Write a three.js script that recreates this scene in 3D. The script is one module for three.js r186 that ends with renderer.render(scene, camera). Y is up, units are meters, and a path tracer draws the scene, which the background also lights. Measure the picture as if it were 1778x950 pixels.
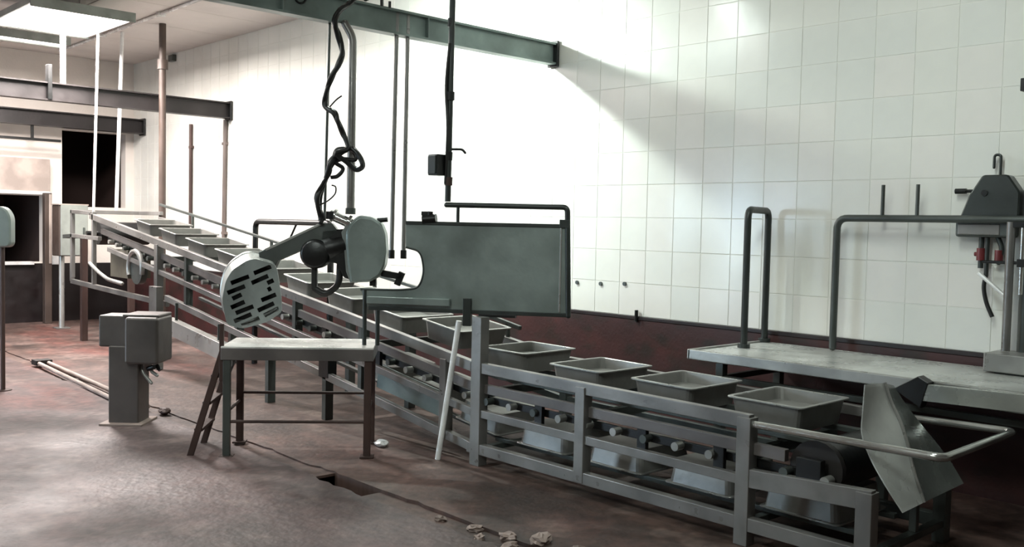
import * as THREE from 'three';
import { RoundedBoxGeometry } from 'three/addons/geometries/RoundedBoxGeometry.js';
import { mergeGeometries, mergeVertices, toCreasedNormals } from 'three/addons/utils/BufferGeometryUtils.js';
import { RectAreaLightUniformsLib } from 'three/addons/lights/RectAreaLightUniformsLib.js';
RectAreaLightUniformsLib.init();

// ---------------------------------------------------------------- camera, sky, lights, exposure
// World: the long tiled wall is the plane z = 0, x runs along it, y is up, metres.
const scene = new THREE.Scene();
const camera = new THREE.PerspectiveCamera(32.107, 1778 / 950, 0.05, 80);
camera.position.set(0, 1.7, 6.5);
camera.rotation.order = 'YXZ';
camera.rotation.set(-0.0488, 0.814, 0.02185);
scene.background = new THREE.Color(0.62, 0.82, 1.0);       // overcast daylight outside the loading door
scene.backgroundIntensity = 17;
const renderer = new THREE.WebGLRenderer({ antialias: true });
renderer.toneMapping = THREE.LinearToneMapping;
renderer.toneMappingExposure = 1.0;
renderer.shadowMap.enabled = true;
const COOL = new THREE.Color(0.9, 1.0, 0.945), WARM = new THREE.Color(1.0, 0.92, 0.88);
// each lamp: kind, x, y, z, width (x), length (z), tilt towards the wall (radians), nits, colour, label
const LAMPS = [
  ['flood', -7.17, 3.79, 1.65, 0.14, 0.14, 0.75, 2500, COOL, 'tilted floodlight hung over the cutting machine beside the long steel beam'],
  ['flood', -5.35, 3.8, 1.5, 0.3, 0.4, 0.7, 12, COOL, 'tilted floodlight hung over the grey splash panel'],
  ['flood', -2.2, 4.0, 2.6, 0.4, 1.1, 0.75, 22, COOL, 'added unseen fill floodlight tilted over the steel table'],  // added fill lamp, out of view, keeps the wall by the table bright
  ['panel', -12.15, 4.05, 2.55, 1.5, 1.1, 0.0, 110, WARM, 'large glowing ceiling panel above the raised end of the conveyor'],
  ['panel', -13.75, 4.05, 2.75, 0.3, 1.5, 0.0, 170, WARM, 'narrow glowing strip light next to the large ceiling panel'],
  ['panel', -7.5, 4.22, 4.45, 1.0, 0.7, 0.0, 30, COOL, 'glowing ceiling panel over the floor in front of the work platform'],
  ['panel', -2.6, 4.22, 6.9, 1.2, 1.2, 0.0, 40, COOL, 'added unseen fill panel glowing over the floor where the viewer stands'],  // added fill lamp, unseen, lifts the floor and viewer-facing surfaces
  ['panel', -10.6, 4.22, 6.6, 1.2, 1.2, 0.0, 18, WARM, 'added unseen fill panel glowing over the bare floor towards the loading door'],  // added fill lamp, unseen, second half of the soft room fill
  ['flood', -9.2, 4.12, 3.0, 0.3, 0.7, 0.8, 10, WARM, 'added unseen fill floodlight tilted between two roof beams'],  // added lamp, out of view, brightens the tiles towards the far end
];

// ---------------------------------------------------------------- helpers
let seed = 7;
const rnd = () => { seed = (seed * 1664525 + 1013904223) >>> 0; return seed / 4294967296; };
const V = (x, y, z) => new THREE.Vector3(x, y, z);
function hash(x, y, s) { let h = (x * 374761393 + y * 668265263 + s * 144269) | 0; h = Math.imul(h ^ (h >>> 13), 1274126177); return ((h ^ (h >>> 16)) >>> 0) / 4294967296; }
function vnoise(x, y, per, s) {
  const xi = Math.floor(x), yi = Math.floor(y), fx = x - xi, fy = y - yi, m = (a) => ((a % per) + per) % per;
  const u = fx * fx * (3 - 2 * fx), v = fy * fy * (3 - 2 * fy);
  const a = hash(m(xi), m(yi), s), b = hash(m(xi + 1), m(yi), s), c = hash(m(xi), m(yi + 1), s), d = hash(m(xi + 1), m(yi + 1), s);
  return a + (b - a) * u + (c - a) * v + (a - b - c + d) * u * v;
}
function fbm(x, y, per, oct, s) { let r = 0, a = 0.5, n = 0; for (let i = 0; i < oct; i++) { r += a * vnoise(x, y, per, s + i); n += a; x *= 2; y *= 2; per *= 2; a *= 0.5; } return r / n; }
function texture(w, h, fn, srgb, rx, ry) {
  const d = new Uint8Array(w * h * 4);
  for (let j = 0; j < h; j++) for (let i = 0; i < w; i++) {
    const c = fn(i / w, j / h), k = 4 * (j * w + i);
    d[k] = c[0] * 255; d[k + 1] = c[1] * 255; d[k + 2] = c[2] * 255; d[k + 3] = 255;
  }
  const t = new THREE.DataTexture(d, w, h, THREE.RGBAFormat);
  t.wrapS = t.wrapT = THREE.RepeatWrapping; t.magFilter = THREE.LinearFilter; t.minFilter = THREE.LinearMipmapLinearFilter; t.generateMipmaps = true;
  if (srgb) t.colorSpace = THREE.SRGBColorSpace;
  t.repeat.set(rx || 1, ry || 1); t.needsUpdate = true;
  return t;
}
const cl = (v) => Math.max(0, Math.min(1, v));
const mix = (a, b, t) => [a[0] + (b[0] - a[0]) * t, a[1] + (b[1] - a[1]) * t, a[2] + (b[2] - a[2]) * t];
const grimeMap = (lo, hi, s) => texture(256, 256, (u, v) => { const n = cl((fbm(u * 5, v * 5, 5, 5, s) - 0.3) * 2.4), k = lo + (hi - lo) * n; return [k, k, k]; }, true, 0.8, 0.8);
const grime = grimeMap(0.82, 1.0, 3);
const roughMap = texture(256, 256, (u, v) => { const k = 0.55 + 0.45 * fbm(u * 8, v * 8, 8, 4, 21); return [k, k, k]; }, false, 1.1, 1.1);
const fineBump = texture(256, 256, (u, v) => { const k = fbm(u * 32, v * 32, 32, 3, 31); return [k, k, k]; }, false, 1.5, 1.5);
function metal(hex, metalness = 0.45, rough = 0.5, extra = {}) {
  return new THREE.MeshStandardMaterial({ color: hex, metalness, roughness: rough, map: grime, roughnessMap: roughMap, bumpMap: fineBump, bumpScale: 0.0006, ...extra });
}
const M = {
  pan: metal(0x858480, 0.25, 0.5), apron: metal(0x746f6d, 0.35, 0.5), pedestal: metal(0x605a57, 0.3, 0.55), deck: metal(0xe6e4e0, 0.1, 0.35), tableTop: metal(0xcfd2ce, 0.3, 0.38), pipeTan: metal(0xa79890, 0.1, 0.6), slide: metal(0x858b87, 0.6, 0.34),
 
  steel: metal(0x8b8986, 0.5, 0.42), steelPale: metal(0xaaaaa6, 0.5, 0.4), steelDark: metal(0x565b58, 0.45, 0.5),
  stainless: metal(0xb6bab4, 0.5, 0.36), polished: metal(0xd8dad6, 0.85, 0.24), panelGrey: metal(0x8b9692, 0.4, 0.48),
  beam: metal(0x83928e, 0.2, 0.55), beamBrown: metal(0x2c2828, 0.2, 0.6), frameDark: metal(0x3a3f3d, 0.3, 0.5), guard: metal(0x959c99, 0.25, 0.42),
  black: metal(0x111212, 0.1, 0.5), rubber: metal(0x141413, 0.0, 0.6), rust: metal(0x46332e, 0.1, 0.75), brown: metal(0x4f423b, 0.05, 0.65), brownPipe: metal(0x6b605b, 0.1, 0.6),
  whitePaint: metal(0xf3f3f1, 0.05, 0.35), cream: metal(0xb3a59c, 0.0, 0.6), cabinet: metal(0x949a94, 0.15, 0.45), redPart: metal(0x6d2c2e, 0.1, 0.5),
  concrete: metal(0x8b7a72, 0.0, 0.85), dark: metal(0x1d1816, 0.0, 0.8),
};
function uvBox(g) {
  const q = g.index ? g.toNonIndexed() : g;
  for (const n of Object.keys(q.attributes)) if (!['position', 'normal', 'uv'].includes(n)) q.deleteAttribute(n);
  if (!q.attributes.normal) q.computeVertexNormals();
  const p = q.attributes.position, uv = new Float32Array(p.count * 2), a = V(), b = V(), c = V();
  for (let i = 0; i < p.count; i += 3) {
    a.fromBufferAttribute(p, i); b.fromBufferAttribute(p, i + 1); c.fromBufferAttribute(p, i + 2);
    const n = b.clone().sub(a).cross(c.clone().sub(a)), x = Math.abs(n.x), y = Math.abs(n.y), z = Math.abs(n.z);
    [a, b, c].forEach((w, k) => { const o = 2 * (i + k); if (y >= x && y >= z) { uv[o] = w.x; uv[o + 1] = w.z; } else if (x >= z) { uv[o] = w.z; uv[o + 1] = w.y; } else { uv[o] = w.x; uv[o + 1] = w.y; } });
  }
  q.setAttribute('uv', new THREE.BufferAttribute(uv, 2));
  return q;
}
const join = (g) => { g = (Array.isArray(g) ? g : [g]).map(uvBox); return g.length === 1 ? g[0] : mergeGeometries(g); };
const used = {};
const numbered = (n) => { const k = used[n] = (used[n] ?? -1) + 1; return k ? n + '_' + String(k).padStart(3, '0') : n; };
function mesh(name, geo, mat, parent) {
  const m = new THREE.Mesh(join(geo), mat); m.name = parent ? name : numbered(name); m.castShadow = m.receiveShadow = true; (parent ?? scene).add(m); return m;
}
function tag(o, label, category, group) { o.userData.label = label; o.userData.category = category; if (group) o.userData.group = group; return o; }
function thing(name, label, category, [x, y, z] = [0, 0, 0], turn = 0, group) { const o = new THREE.Group(); o.name = numbered(name); o.position.set(x, y, z); o.rotation.y = turn; scene.add(o); return tag(o, label, category, group); }
function struct(name, geo, mat, parent) { const m = mesh(name, geo, mat, parent); if (!parent) { m.name = name; m.userData.kind = 'structure'; } return m; }
const bx = (x0, x1, y0, y1, z0, z1, b = 0.004) => { const w = Math.abs(x1 - x0), h = Math.abs(y1 - y0), d = Math.abs(z1 - z0); const g = b ? new RoundedBoxGeometry(w, h, d, 1, Math.min(b, w / 2.1, h / 2.1, d / 2.1)) : new THREE.BoxGeometry(w, h, d); return g.translate((x0 + x1) / 2, (y0 + y1) / 2, (z0 + z1) / 2); };
function bar(p, q, w, h, b = 0.004) {                          // box from p to q: w across (horizontal), h in the upright sense
  const a = V(...p), c = V(...q), d = c.clone().sub(a), L = d.length(); d.normalize();
  const up = Math.abs(d.y) > 0.97 ? V(0, 0, 1) : V(0, 1, 0), s = d.clone().cross(up).normalize(), u = s.clone().cross(d);
  const g = b ? new RoundedBoxGeometry(L, h, w, 1, Math.min(b, w / 2.1, h / 2.1)) : new THREE.BoxGeometry(L, h, w);
  return g.applyMatrix4(new THREE.Matrix4().makeBasis(d, u, s).setPosition(a.add(c).multiplyScalar(0.5)));
}
function cyl(p, q, r, r2 = r, n = 14) {
  const a = V(...p), c = V(...q), d = c.clone().sub(a), L = d.length();
  return new THREE.CylinderGeometry(r2, r, L, n).applyQuaternion(new THREE.Quaternion().setFromUnitVectors(V(0, 1, 0), d.normalize())).translate((p[0] + q[0]) / 2, (p[1] + q[1]) / 2, (p[2] + q[2]) / 2);
}
function pipe(pts, r, bend = 0.06, closed = false) {          // round pipe with bent corners
  const P = pts.map((p) => V(...p)), path = new THREE.CurvePath(), n = P.length; let cur = closed ? P[n - 1].clone().lerp(P[0], 0.5) : P[0].clone(); const start = cur.clone();
  for (let i = closed ? 0 : 1; i < (closed ? n : n - 1); i++) {
    const b = P[i], a = P[(i + n - 1) % n], c = P[(i + 1) % n], d1 = a.clone().sub(b), d2 = c.clone().sub(b), k = Math.min(bend, d1.length() / 2.1, d2.length() / 2.1);
    const e = b.clone().add(d1.setLength(k)), f = b.clone().add(d2.setLength(k));
    path.add(new THREE.LineCurve3(cur, e)); path.add(new THREE.QuadraticBezierCurve3(e, b.clone(), f)); cur = f;
  }
  path.add(new THREE.LineCurve3(cur, closed ? start : P[n - 1].clone()));
  const L = path.getLength(), g = [new THREE.TubeGeometry(path, Math.max(8, Math.ceil(L / (bend ? bend * 0.3 : 0.1))), r, 10, false)];
  if (!closed) { const e0 = P[0], e1 = P[n - 1]; g.push(new THREE.SphereGeometry(r, 10, 6).scale(1, 1, 1).translate(e0.x, e0.y, e0.z), new THREE.SphereGeometry(r, 10, 6).translate(e1.x, e1.y, e1.z)); }
  return join(g);
}
const hose = (pts, r, n = 80) => new THREE.TubeGeometry(new THREE.CatmullRomCurve3(pts.map((p) => V(...p)), false, 'centripetal'), n, r, 8, false);
function shape(pts, round = 0) {
  const s = new THREE.Shape(), n = pts.length;
  if (!round) { pts.forEach(([x, y], i) => (i ? s.lineTo(x, y) : s.moveTo(x, y))); s.closePath(); return s; }
  for (let i = 0; i < n; i++) {
    const b = new THREE.Vector2(...pts[i]), a = new THREE.Vector2(...pts[(i + n - 1) % n]), c = new THREE.Vector2(...pts[(i + 1) % n]);
    const k1 = Math.min(round, a.distanceTo(b) / 2.1), k2 = Math.min(round, c.distanceTo(b) / 2.1), e = a.sub(b).setLength(k1).add(b), f = c.sub(b).setLength(k2).add(b);
    if (i) s.lineTo(e.x, e.y); else s.moveTo(e.x, e.y);
    s.quadraticCurveTo(b.x, b.y, f.x, f.y);
  }
  s.closePath(); return s;
}
const slab = (s, depth, bevel = 0.003, z = 0) => new THREE.ExtrudeGeometry(s, { depth: Math.max(0.0005, depth - 2 * bevel), bevelEnabled: bevel > 0, bevelThickness: bevel, bevelSize: bevel, bevelOffset: -bevel, bevelSegments: 1, curveSegments: 10 }).translate(0, 0, z + bevel);
const lerp3 = (a, b, t) => [a[0] + (b[0] - a[0]) * t, a[1] + (b[1] - a[1]) * t, a[2] + (b[2] - a[2]) * t];

// ---------------------------------------------------------------- the setting
const X0 = -16.4, X1 = 3, ZF = 11, HC = 4.33, DADO = 0.945;
// floor: worn concrete in three slabs with a drain gutter between them, parallel to the conveyor
const floorMap = texture(2048, 1024, (u, v) => {
  const x = u * 20 - 17, z = v * 12;                                    // metres
  const big = fbm(u * 13, v * 8, 64, 5, 41), mid = fbm(u * 60, v * 36, 256, 4, 51), fine = fbm(u * 420, v * 250, 2048, 2, 61);
  const streak = fbm(u * 26 + v * 9, v * 90 - u * 18, 1024, 4, 45);
  let c = mix([0.30, 0.23, 0.205], [0.385, 0.315, 0.295], cl((big - 0.3) * 2.2));
  if (z > 3.06) c = mix(c, [0.315, 0.26, 0.26], 0.75);                                                        // the other slab is a greyer pour
  c = mix(c, [0.43, 0.22, 0.19], cl((fbm(u * 9 + 3, v * 14, 64, 4, 71) - 0.54) * 5) * (x < -8.5 ? 0.6 : 0.2));       // red staining
  c = mix(c, [0.17, 0.12, 0.10], cl((fbm(u * 22, v * 14, 64, 5, 81) - 0.55) * 5) * 0.65);                        // dark wet grime
  c = mix(c, [0.55, 0.49, 0.46], cl((fbm(u * 90, v * 54, 512, 4, 55) - 0.60) * 7) * 0.3);                      // worn pale specks
  const k = 0.62 + 0.36 * mid + 0.26 * streak + 0.45 * (fine - 0.5);
  return [cl(c[0] * k), cl(c[1] * k), cl(c[2] * k)];
}, true);
const floorRough = texture(512, 512, (u, v) => { const k = 0.36 + 0.55 * fbm(u * 9, v * 9, 9, 5, 91); return [k, k, k]; }, false, 3, 2);
const floorBump = texture(512, 512, (u, v) => { const k = 0.5 * fbm(u * 12, v * 12, 12, 4, 101) + 0.5 * fbm(u * 64, v * 64, 64, 3, 102); return [k, k, k]; }, false, 9, 6);
const floorMat = new THREE.MeshStandardMaterial({ map: floorMap, roughness: 0.95, roughnessMap: floorRough, bumpMap: floorBump, bumpScale: 0.007 });
const floorUV = (g) => { const p = g.attributes.position, uv = g.attributes.uv; for (let i = 0; i < p.count; i++) uv.setXY(i, (p.getX(i) + 17) / 20, p.getZ(i) / 12); return g; };
function ground(name, x0, x1, y0, y1, z0, z1, jag) {                        // slab; jag roughens one long edge
  if (!jag) { const m = struct(name, bx(x0, x1, y0, y1, z0, z1, 0), floorMat); floorUV(m.geometry); return m; }
  const pts = [], n = 260; const far = jag > 0 ? z1 : z0, near = jag > 0 ? z0 : z1;
  for (let i = 0; i <= n; i++) { const x = x0 + (x1 - x0) * i / n; pts.push([x, far - jag * (0.06 * fbm(i * 0.13, 2, 4096, 4, 7) + (rnd() < 0.12 ? 0.02 : 0))]); }
  pts.push([x1, near], [x0, near]);
  const s = shape(pts.map(([x, z]) => [x, -z]));
  const g = new THREE.ExtrudeGeometry(s, { depth: y1 - y0, bevelEnabled: false }).rotateX(-Math.PI / 2).translate(0, y0, 0);
  const m = struct(name, g, floorMat); floorUV(m.geometry); return m;
}
ground('floor', X0 - 2.5, X1, -0.2, 0, -0.2, 2.99, 1);
ground('floor_near', X0 - 2.5, X1, -0.2, 0.012, 3.1, ZF + 0.2, -1);
struct('floor_gutter', [bx(X0, -5.5, -0.2, -0.012, 2.9, 3.2, 0), bx(-4.95, X1, -0.2, -0.022, 2.9, 3.2, 0)], floorMat);
floorUV(scene.getObjectByName('floor_gutter').geometry);
struct('floor_drain', [bx(-5.5, -4.95, -0.32, -0.19, 2.8, 3.3, 0), bx(-5.52, -5.5, -0.3, -0.03, 2.9, 3.2, 0), bx(-4.96, -4.94, -0.3, -0.03, 2.9, 3.2, 0)], metal(0x33221d, 0, 0.7));

// the long wall: solid wall with a red painted dado and white glazed tiles above it
const groutMat = new THREE.MeshStandardMaterial({ color: 0xdadad3, roughness: 0.9 });
const tileTone = texture(256, 256, (u, v) => { const k = 0.93 + 0.07 * fbm(u * 4, v * 4, 4, 4, 121); return [k, k, k * 0.995]; }, true, 0.7, 0.7);
const tileBump = texture(256, 256, (u, v) => { const k = fbm(u * 5, v * 5, 5, 3, 131); return [k, k, k]; }, false, 1.2, 1.2);
const tileMats = [0xe6e6e0, 0xe3e4df, 0xe8e6e1].map((c) => new THREE.MeshStandardMaterial({ color: c, roughness: 0.2, map: tileTone, bumpMap: tileBump, bumpScale: 0.0016 }));
const wallBack = struct('wall_back', [bx(X0 - 0.2, X1 + 0.2, -0.2, HC + 0.2, -0.25, 0, 0)], groutMat);
const PITCH = 0.2865, tileXs = [], restTiles = [];
for (let i = -48; i <= 20; i++) tileXs.push(-2.62 + i * PITCH);
const tileGeo = uvBox(new THREE.BoxGeometry(PITCH - 0.004, PITCH - 0.004, 0.008));
{ // chamfer the front rim a little: pull the front corners in
  const p = tileGeo.attributes.position; for (let i = 0; i < p.count; i++) if (p.getZ(i) > 0) { p.setX(i, p.getX(i) * 0.988); p.setY(i, p.getY(i) * 0.988); }
  tileGeo.computeVertexNormals();
}
for (const x of tileXs) for (let k = 0; k < 12; k++) {
  const cx = x + PITCH / 2, cy = DADO + 0.0 + (k + 0.5) * PITCH, top = Math.min(PITCH, HC - (DADO + k * PITCH));
  if (cx < X0 || top < 0.05) continue;
  if (cx > -9.3 && cx < -1.95) {
    const m = new THREE.Mesh(tileGeo, tileMats[Math.floor(rnd() * 3)]); m.name = 'tile'; m.position.set(cx, cy, -0.0008 + (rnd() - 0.5) * 0.001); m.rotation.set((rnd() - 0.5) * 0.004, (rnd() - 0.5) * 0.004, 0);
    m.castShadow = m.receiveShadow = true; wallBack.add(m);
  } else restTiles.push(tileGeo.clone().translate(cx, cy, -0.0008));
}
const rest = mesh('tile', restTiles, tileMats[0], wallBack); rest.userData.kind = 'stuff';
const dadoMap = texture(512, 256, (u, v) => { const n = fbm(u * 40, v * 6, 64, 5, 141), s = cl((fbm(u * 60, v * 9, 128, 4, 151) - 0.5) * 4); const c = mix([0.25, 0.12, 0.115], [0.17, 0.11, 0.085], s), k = 0.6 + 0.5 * n; return [cl(c[0] * k), cl(c[1] * k), cl(c[2] * k)]; }, true, 0.1, 1);
const dadoMat = new THREE.MeshStandardMaterial({ map: dadoMap, roughness: 0.5, bumpMap: fineBump, bumpScale: 0.001 });
struct('trim_1', bx(X0, X1, -0.01, DADO - 0.03, -0.01, 0.018), dadoMat);
struct('trim_2', bx(X0, X1, DADO - 0.03, DADO, -0.01, 0.024), metal(0x201415, 0, 0.6));
// the far short wall with two hatches into the next room
const plaster = new THREE.MeshStandardMaterial({ color: 0xe8e0d9, roughness: 0.6, map: tileTone, bumpMap: fineBump, bumpScale: 0.002 });
const wl = shape([[0, 0], [ZF + 0.2, 0], [ZF + 0.2, HC], [0, HC]]);                // z runs along the shape's x
wl.holes.push(new THREE.Path([[1.46, 0.97], [3.3, 0.97], [3.3, 2.04], [1.46, 2.04]].map((p) => new THREE.Vector2(...p))), new THREE.Path([[0.14, 1.88], [1.17, 1.88], [1.17, 3.13], [0.14, 3.13]].map((p) => new THREE.Vector2(...p))));
struct('wall_left', slab(wl, 0.2, 0).rotateY(-Math.PI / 2).translate(X0, 0, 0), plaster);
const annexMat = new THREE.MeshStandardMaterial({ color: 0x3a2a26, roughness: 0.85 });
struct('wall_annex', [bx(X0 - 2.6, X0 - 2.5, 0, HC, -0.2, 5, 0), bx(X0 - 2.6, X0 - 0.2, 0, HC, 4.9, 5, 0), bx(X0 - 2.6, X0 - 0.2, HC, HC + 0.1, -0.2, 5, 0), bx(X0 - 2.6, X0 - 0.2, 0, HC, -0.3, -0.2, 0), bx(X0 - 2.5, X0 - 0.2, 1.7, 1.8, -0.2, 1.3, 0), bx(X0 - 2.5, X0 - 0.2, 0, HC, 1.26, 1.36, 0)], annexMat);
struct('trim_3', bx(X0, X0 + 0.015, -0.01, 0.95, 0.02, ZF), metal(0x150b0c, 0, 0.6));
struct('trim_4', bx(X0 - 0.12, X0 + 0.09, 0.93, 0.98, 1.62, 3.4), M.whitePaint);        // pale sill of the lower hatch
// wall behind the viewer with the open loading door, and the wall beyond the table
const brick = new THREE.MeshStandardMaterial({ color: 0x8d8782, roughness: 0.8 });
const wf = shape([[X0 - 0.2, 0], [X1 + 0.2, 0], [X1 + 0.2, HC], [X0 - 0.2, HC]]);
wf.holes.push(new THREE.Path([[-13.4, 0.02], [-10.2, 0.02], [-10.2, 2.75], [-13.4, 2.75]].map((p) => new THREE.Vector2(...p))));
struct('wall_front', slab(wf, 0.2, 0, ZF), brick);
struct('wall_right', bx(X1, X1 + 0.2, -0.2, HC, -0.2, ZF + 0.2, 0), brick);
struct('ground', bx(-40, 25, -0.2, -0.02, ZF + 0.2, ZF + 40, 0), metal(0x8a8a86, 0, 0.9));
const ceilMat = new THREE.MeshStandardMaterial({ color: 0xdbd4d0, roughness: 0.75, map: tileTone, bumpMap: fineBump, bumpScale: 0.002 });
const ceiling = struct('ceiling', bx(X0 - 0.2, X1 + 0.2, HC + 0.012, HC + 0.2, -0.2, ZF + 0.2, 0), ceilMat);
for (let x = X0; x < X1 - 0.1; x += 1.2) for (let z = 0; z < ZF - 0.1; z += 2.2) { const m = mesh('panel', bx(x + 0.006, Math.min(X1, x + 1.2) - 0.006, HC, HC + 0.014, z + 0.006, z + 2.194, 0.003), ceilMat, ceiling); }

// ---------------------------------------------------------------- lamps
for (const [kind, x, y, z, w, l, tilt, nits, col, label] of LAMPS) {
  const t = thing('ceiling_lamp', label, 'lamp', [x, y, z]);
  const tb = new THREE.Matrix4().makeRotationX(tilt);                              // tilt turns the downward face towards the wall
  const put = (g) => g.applyMatrix4(tb);
  mesh('housing', [put(bx(-w / 2 - 0.03, w / 2 + 0.03, 0.005, 0.08, -l / 2 - 0.03, l / 2 + 0.03)), put(bx(-w / 2 - 0.03, -w / 2, -0.03, 0.01, -l / 2 - 0.03, l / 2 + 0.03)), put(bx(w / 2, w / 2 + 0.03, -0.03, 0.01, -l / 2 - 0.03, l / 2 + 0.03))], M.cabinet, t);
  mesh('diffuser', put(bx(-w / 2, w / 2, -0.012, 0.006, -l / 2, l / 2)), new THREE.MeshStandardMaterial({ color: 0xffffff, emissive: col, emissiveIntensity: kind === 'panel' ? 5 : 10, roughness: 0.5 }), t);
  for (const s of [-1, 1]) mesh('hanger', cyl([s * w * 0.4, 0.05, 0], [s * w * 0.4, HC - y, 0], 0.008), M.steel, t);
  const a = new THREE.RectAreaLight(col, nits, w, l);
  const dir = V(0, -Math.cos(tilt), -Math.sin(tilt));
  a.position.copy(dir.clone().multiplyScalar(0.03)); t.add(a);
  a.lookAt(V(x, y, z).add(dir.multiplyScalar(2)));
  if (tilt === 0) a.rotation.set(-Math.PI / 2, 0, 0);
}

// ---------------------------------------------------------------- overhead steel
function iBeam(name, label, x, yb, yt, z0, z1, mat, flange = 0.075) {
  const t = thing(name, label, 'beam', [x, 0, 0]);
  const f = 0.018, w = 0.009, h = yt;
  const s = shape([[-flange, yb], [flange, yb], [flange, yb + f], [w, yb + f], [w, h - f], [flange, h - f], [flange, h], [-flange, h], [-flange, h - f], [-w, h - f], [-w, yb + f], [-flange, yb + f]]);
  mesh('beam_body', slab(s, z1 - z0, 0.002, z0), mat, t);
  mesh('end_plate', bx(-flange - 0.015, flange + 0.015, yb - 0.02, yt + 0.02, z0 - 0.015, z0 + 0.012), M.black, t);
  return t;
}
const beamA = iBeam('roof_beam', 'grey-green steel I-beam hung high above the cutting machine', -6.35, 3.235, 3.435, 0.03, 8.2, M.beam, 0.05);
for (const z of [1.55, 2.9]) mesh('stiffener', bx(-0.046, 0.046, 3.25, 3.42, z, z + 0.012), M.beam, beamA);
for (const z of [2.0, 3.6, 6.5]) mesh('hanger', cyl([0, 3.43, z], [0, HC, z], 0.014), M.steelDark, beamA);
mesh('bolt', [1.96, 2.04].map((z) => cyl([0.05, 3.43, z], [0.05, 3.48, z], 0.012)), M.black, beamA);
mesh('ring', new THREE.TorusGeometry(0.05, 0.008, 8, 24).rotateY(Math.PI / 2).translate(0.014, 3.385, 2.75), M.black, beamA);
const beamB = iBeam('roof_beam', 'dark steel I-beam crossing above the raised end of the conveyor', -12.88, 3.17, 3.4, 0.03, 8.2, M.beamBrown);
for (const z of [2.455, 5.2]) mesh('hanger', bx(-0.03, 0.085, 3.18, 3.62, z, z + 0.05), M.black, beamB);
for (const z of [2.3, 5.0]) mesh('hanger', cyl([0, 3.39, z], [0, HC, z], 0.035), M.whitePaint, beamB);
const beamC = iBeam('roof_beam', 'short dark steel I-beam against the far wall above the black hatch', -15.97, 3.12, 3.36, 0.03, 6.0, M.beamBrown, 0.09);
for (const z of [1.73, 4.2]) mesh('hanger', bx(-0.02, 0.02, 2.9, 3.13, z, z + 0.04), M.black, beamC);
for (const z of [2.3, 4.8]) mesh('hanger', cyl([0, 3.35, z], [0, HC, z], 0.012), M.steelDark, beamC);
tag(mesh('hanging_rail', bx(-16.0, -15.94, 2.885, 2.925, 1.33, 6.0), M.black), 'thin black rail hung under the short dark beam by the far wall', 'rail');

// the ceiling's pale conduit and small fittings
tag(mesh('ceiling_conduit', [cyl([-15.9, HC - 0.02, 1.36], [-8.6, HC - 0.02, 1.44], 0.02), ...[-14, -12, -10].map((x) => bx(x - 0.03, x + 0.03, HC - 0.05, HC, 1.35, 1.45))], M.whitePaint), 'pale conduit clipped along the ceiling near the long wall', 'conduit');
tag(mesh('junction_box', bx(-14.86, -14.7, 4.2, 4.3, 0.0, 0.07), M.steelDark), 'small dark box high on the long wall just under the ceiling', 'box');

// ---------------------------------------------------------------- hanging pipes and rods
const hung = (name, label, g, m, cat = 'pipe', group) => tag(mesh(name, g, m), label, cat, group);
hung('hanging_rod', 'white glossy rod nearest the beam end, dropping to the raised end of the conveyor', [cyl([-12.48, HC, 2.0], [-12.66, 1.72, 2.0], 0.017)], M.whitePaint, 'rod');
hung('hanging_rod', 'thicker white glossy rod dropping behind the raised end of the conveyor', [cyl([-13.66, HC, 1.25], [-13.95, 1.82, 1.22], 0.026)], M.whitePaint, 'rod');
{ const t = thing('support_pipe', 'brownish pipe standing behind the conveyor from floor to ceiling', 'pipe');
  mesh('pipe', cyl([-12.73, 0, 1.06], [-12.68, HC, 1.09], 0.046), M.brown, t); mesh('collar', cyl([-12.685, 3.72, 1.085], [-12.685, 3.85, 1.085], 0.07), M.brown, t); mesh('foot_plate', bx(-12.83, -12.63, 0, 0.015, 0.96, 1.16), M.brown, t); }
{ const t = thing('wall_conduit', 'thin dark brown conduit on the tiled wall under the dark beam', 'conduit'); mesh('pipe', cyl([-14.1, 1.2, 0.035], [-14.1, 3.17, 0.035], 0.026), M.rust, t); for (const y of [1.5, 2.8]) mesh('clip', bx(-14.15, -14.05, y, y + 0.04, 0, 0.05), M.rust, t); }
{ const t = thing('wall_conduit', 'pale brown conduit on the tiled wall just below the dark beam end', 'conduit'); mesh('pipe', cyl([-13.0, 0.96, 0.035], [-12.96, 3.16, 0.035], 0.03), M.brownPipe, t); for (const y of [1.5, 2.8]) mesh('clip', bx(-13.05, -12.93, y, y + 0.04, 0, 0.05), M.brownPipe, t); }
hung('hanging_rod', 'thin dark rod from the grey-green beam to the arm of the cutting machine', [cyl([-6.37, 3.235, 2.47], [-6.41, 1.72, 2.47], 0.011)], M.steelDark, 'rod');
{ const t = thing('hanging_pipe', 'thin steel pipe of the hanging pair, farther from the black pole', 'pipe'); mesh('pipe', cyl([-6.35, 3.44, 1.85], [-6.36, 1.47, 1.86], 0.018), M.steel, t); mesh('end_fitting', cyl([-6.36, 1.42, 1.86], [-6.36, 1.49, 1.86], 0.026), M.black, t); }
{ const t = thing('hanging_pipe', 'thin steel pipe of the hanging pair, nearer the black pole', 'pipe'); mesh('pipe', cyl([-6.35, 3.44, 1.74], [-6.33, 1.47, 1.76], 0.018), M.steel, t); mesh('end_fitting', cyl([-6.33, 1.42, 1.76], [-6.33, 1.49, 1.76], 0.026), M.black, t);
  mesh('cross_bar', cyl([-6.325, 1.72, 1.74], [-6.26, 1.72, 1.62], 0.012), M.black, t); }
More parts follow.
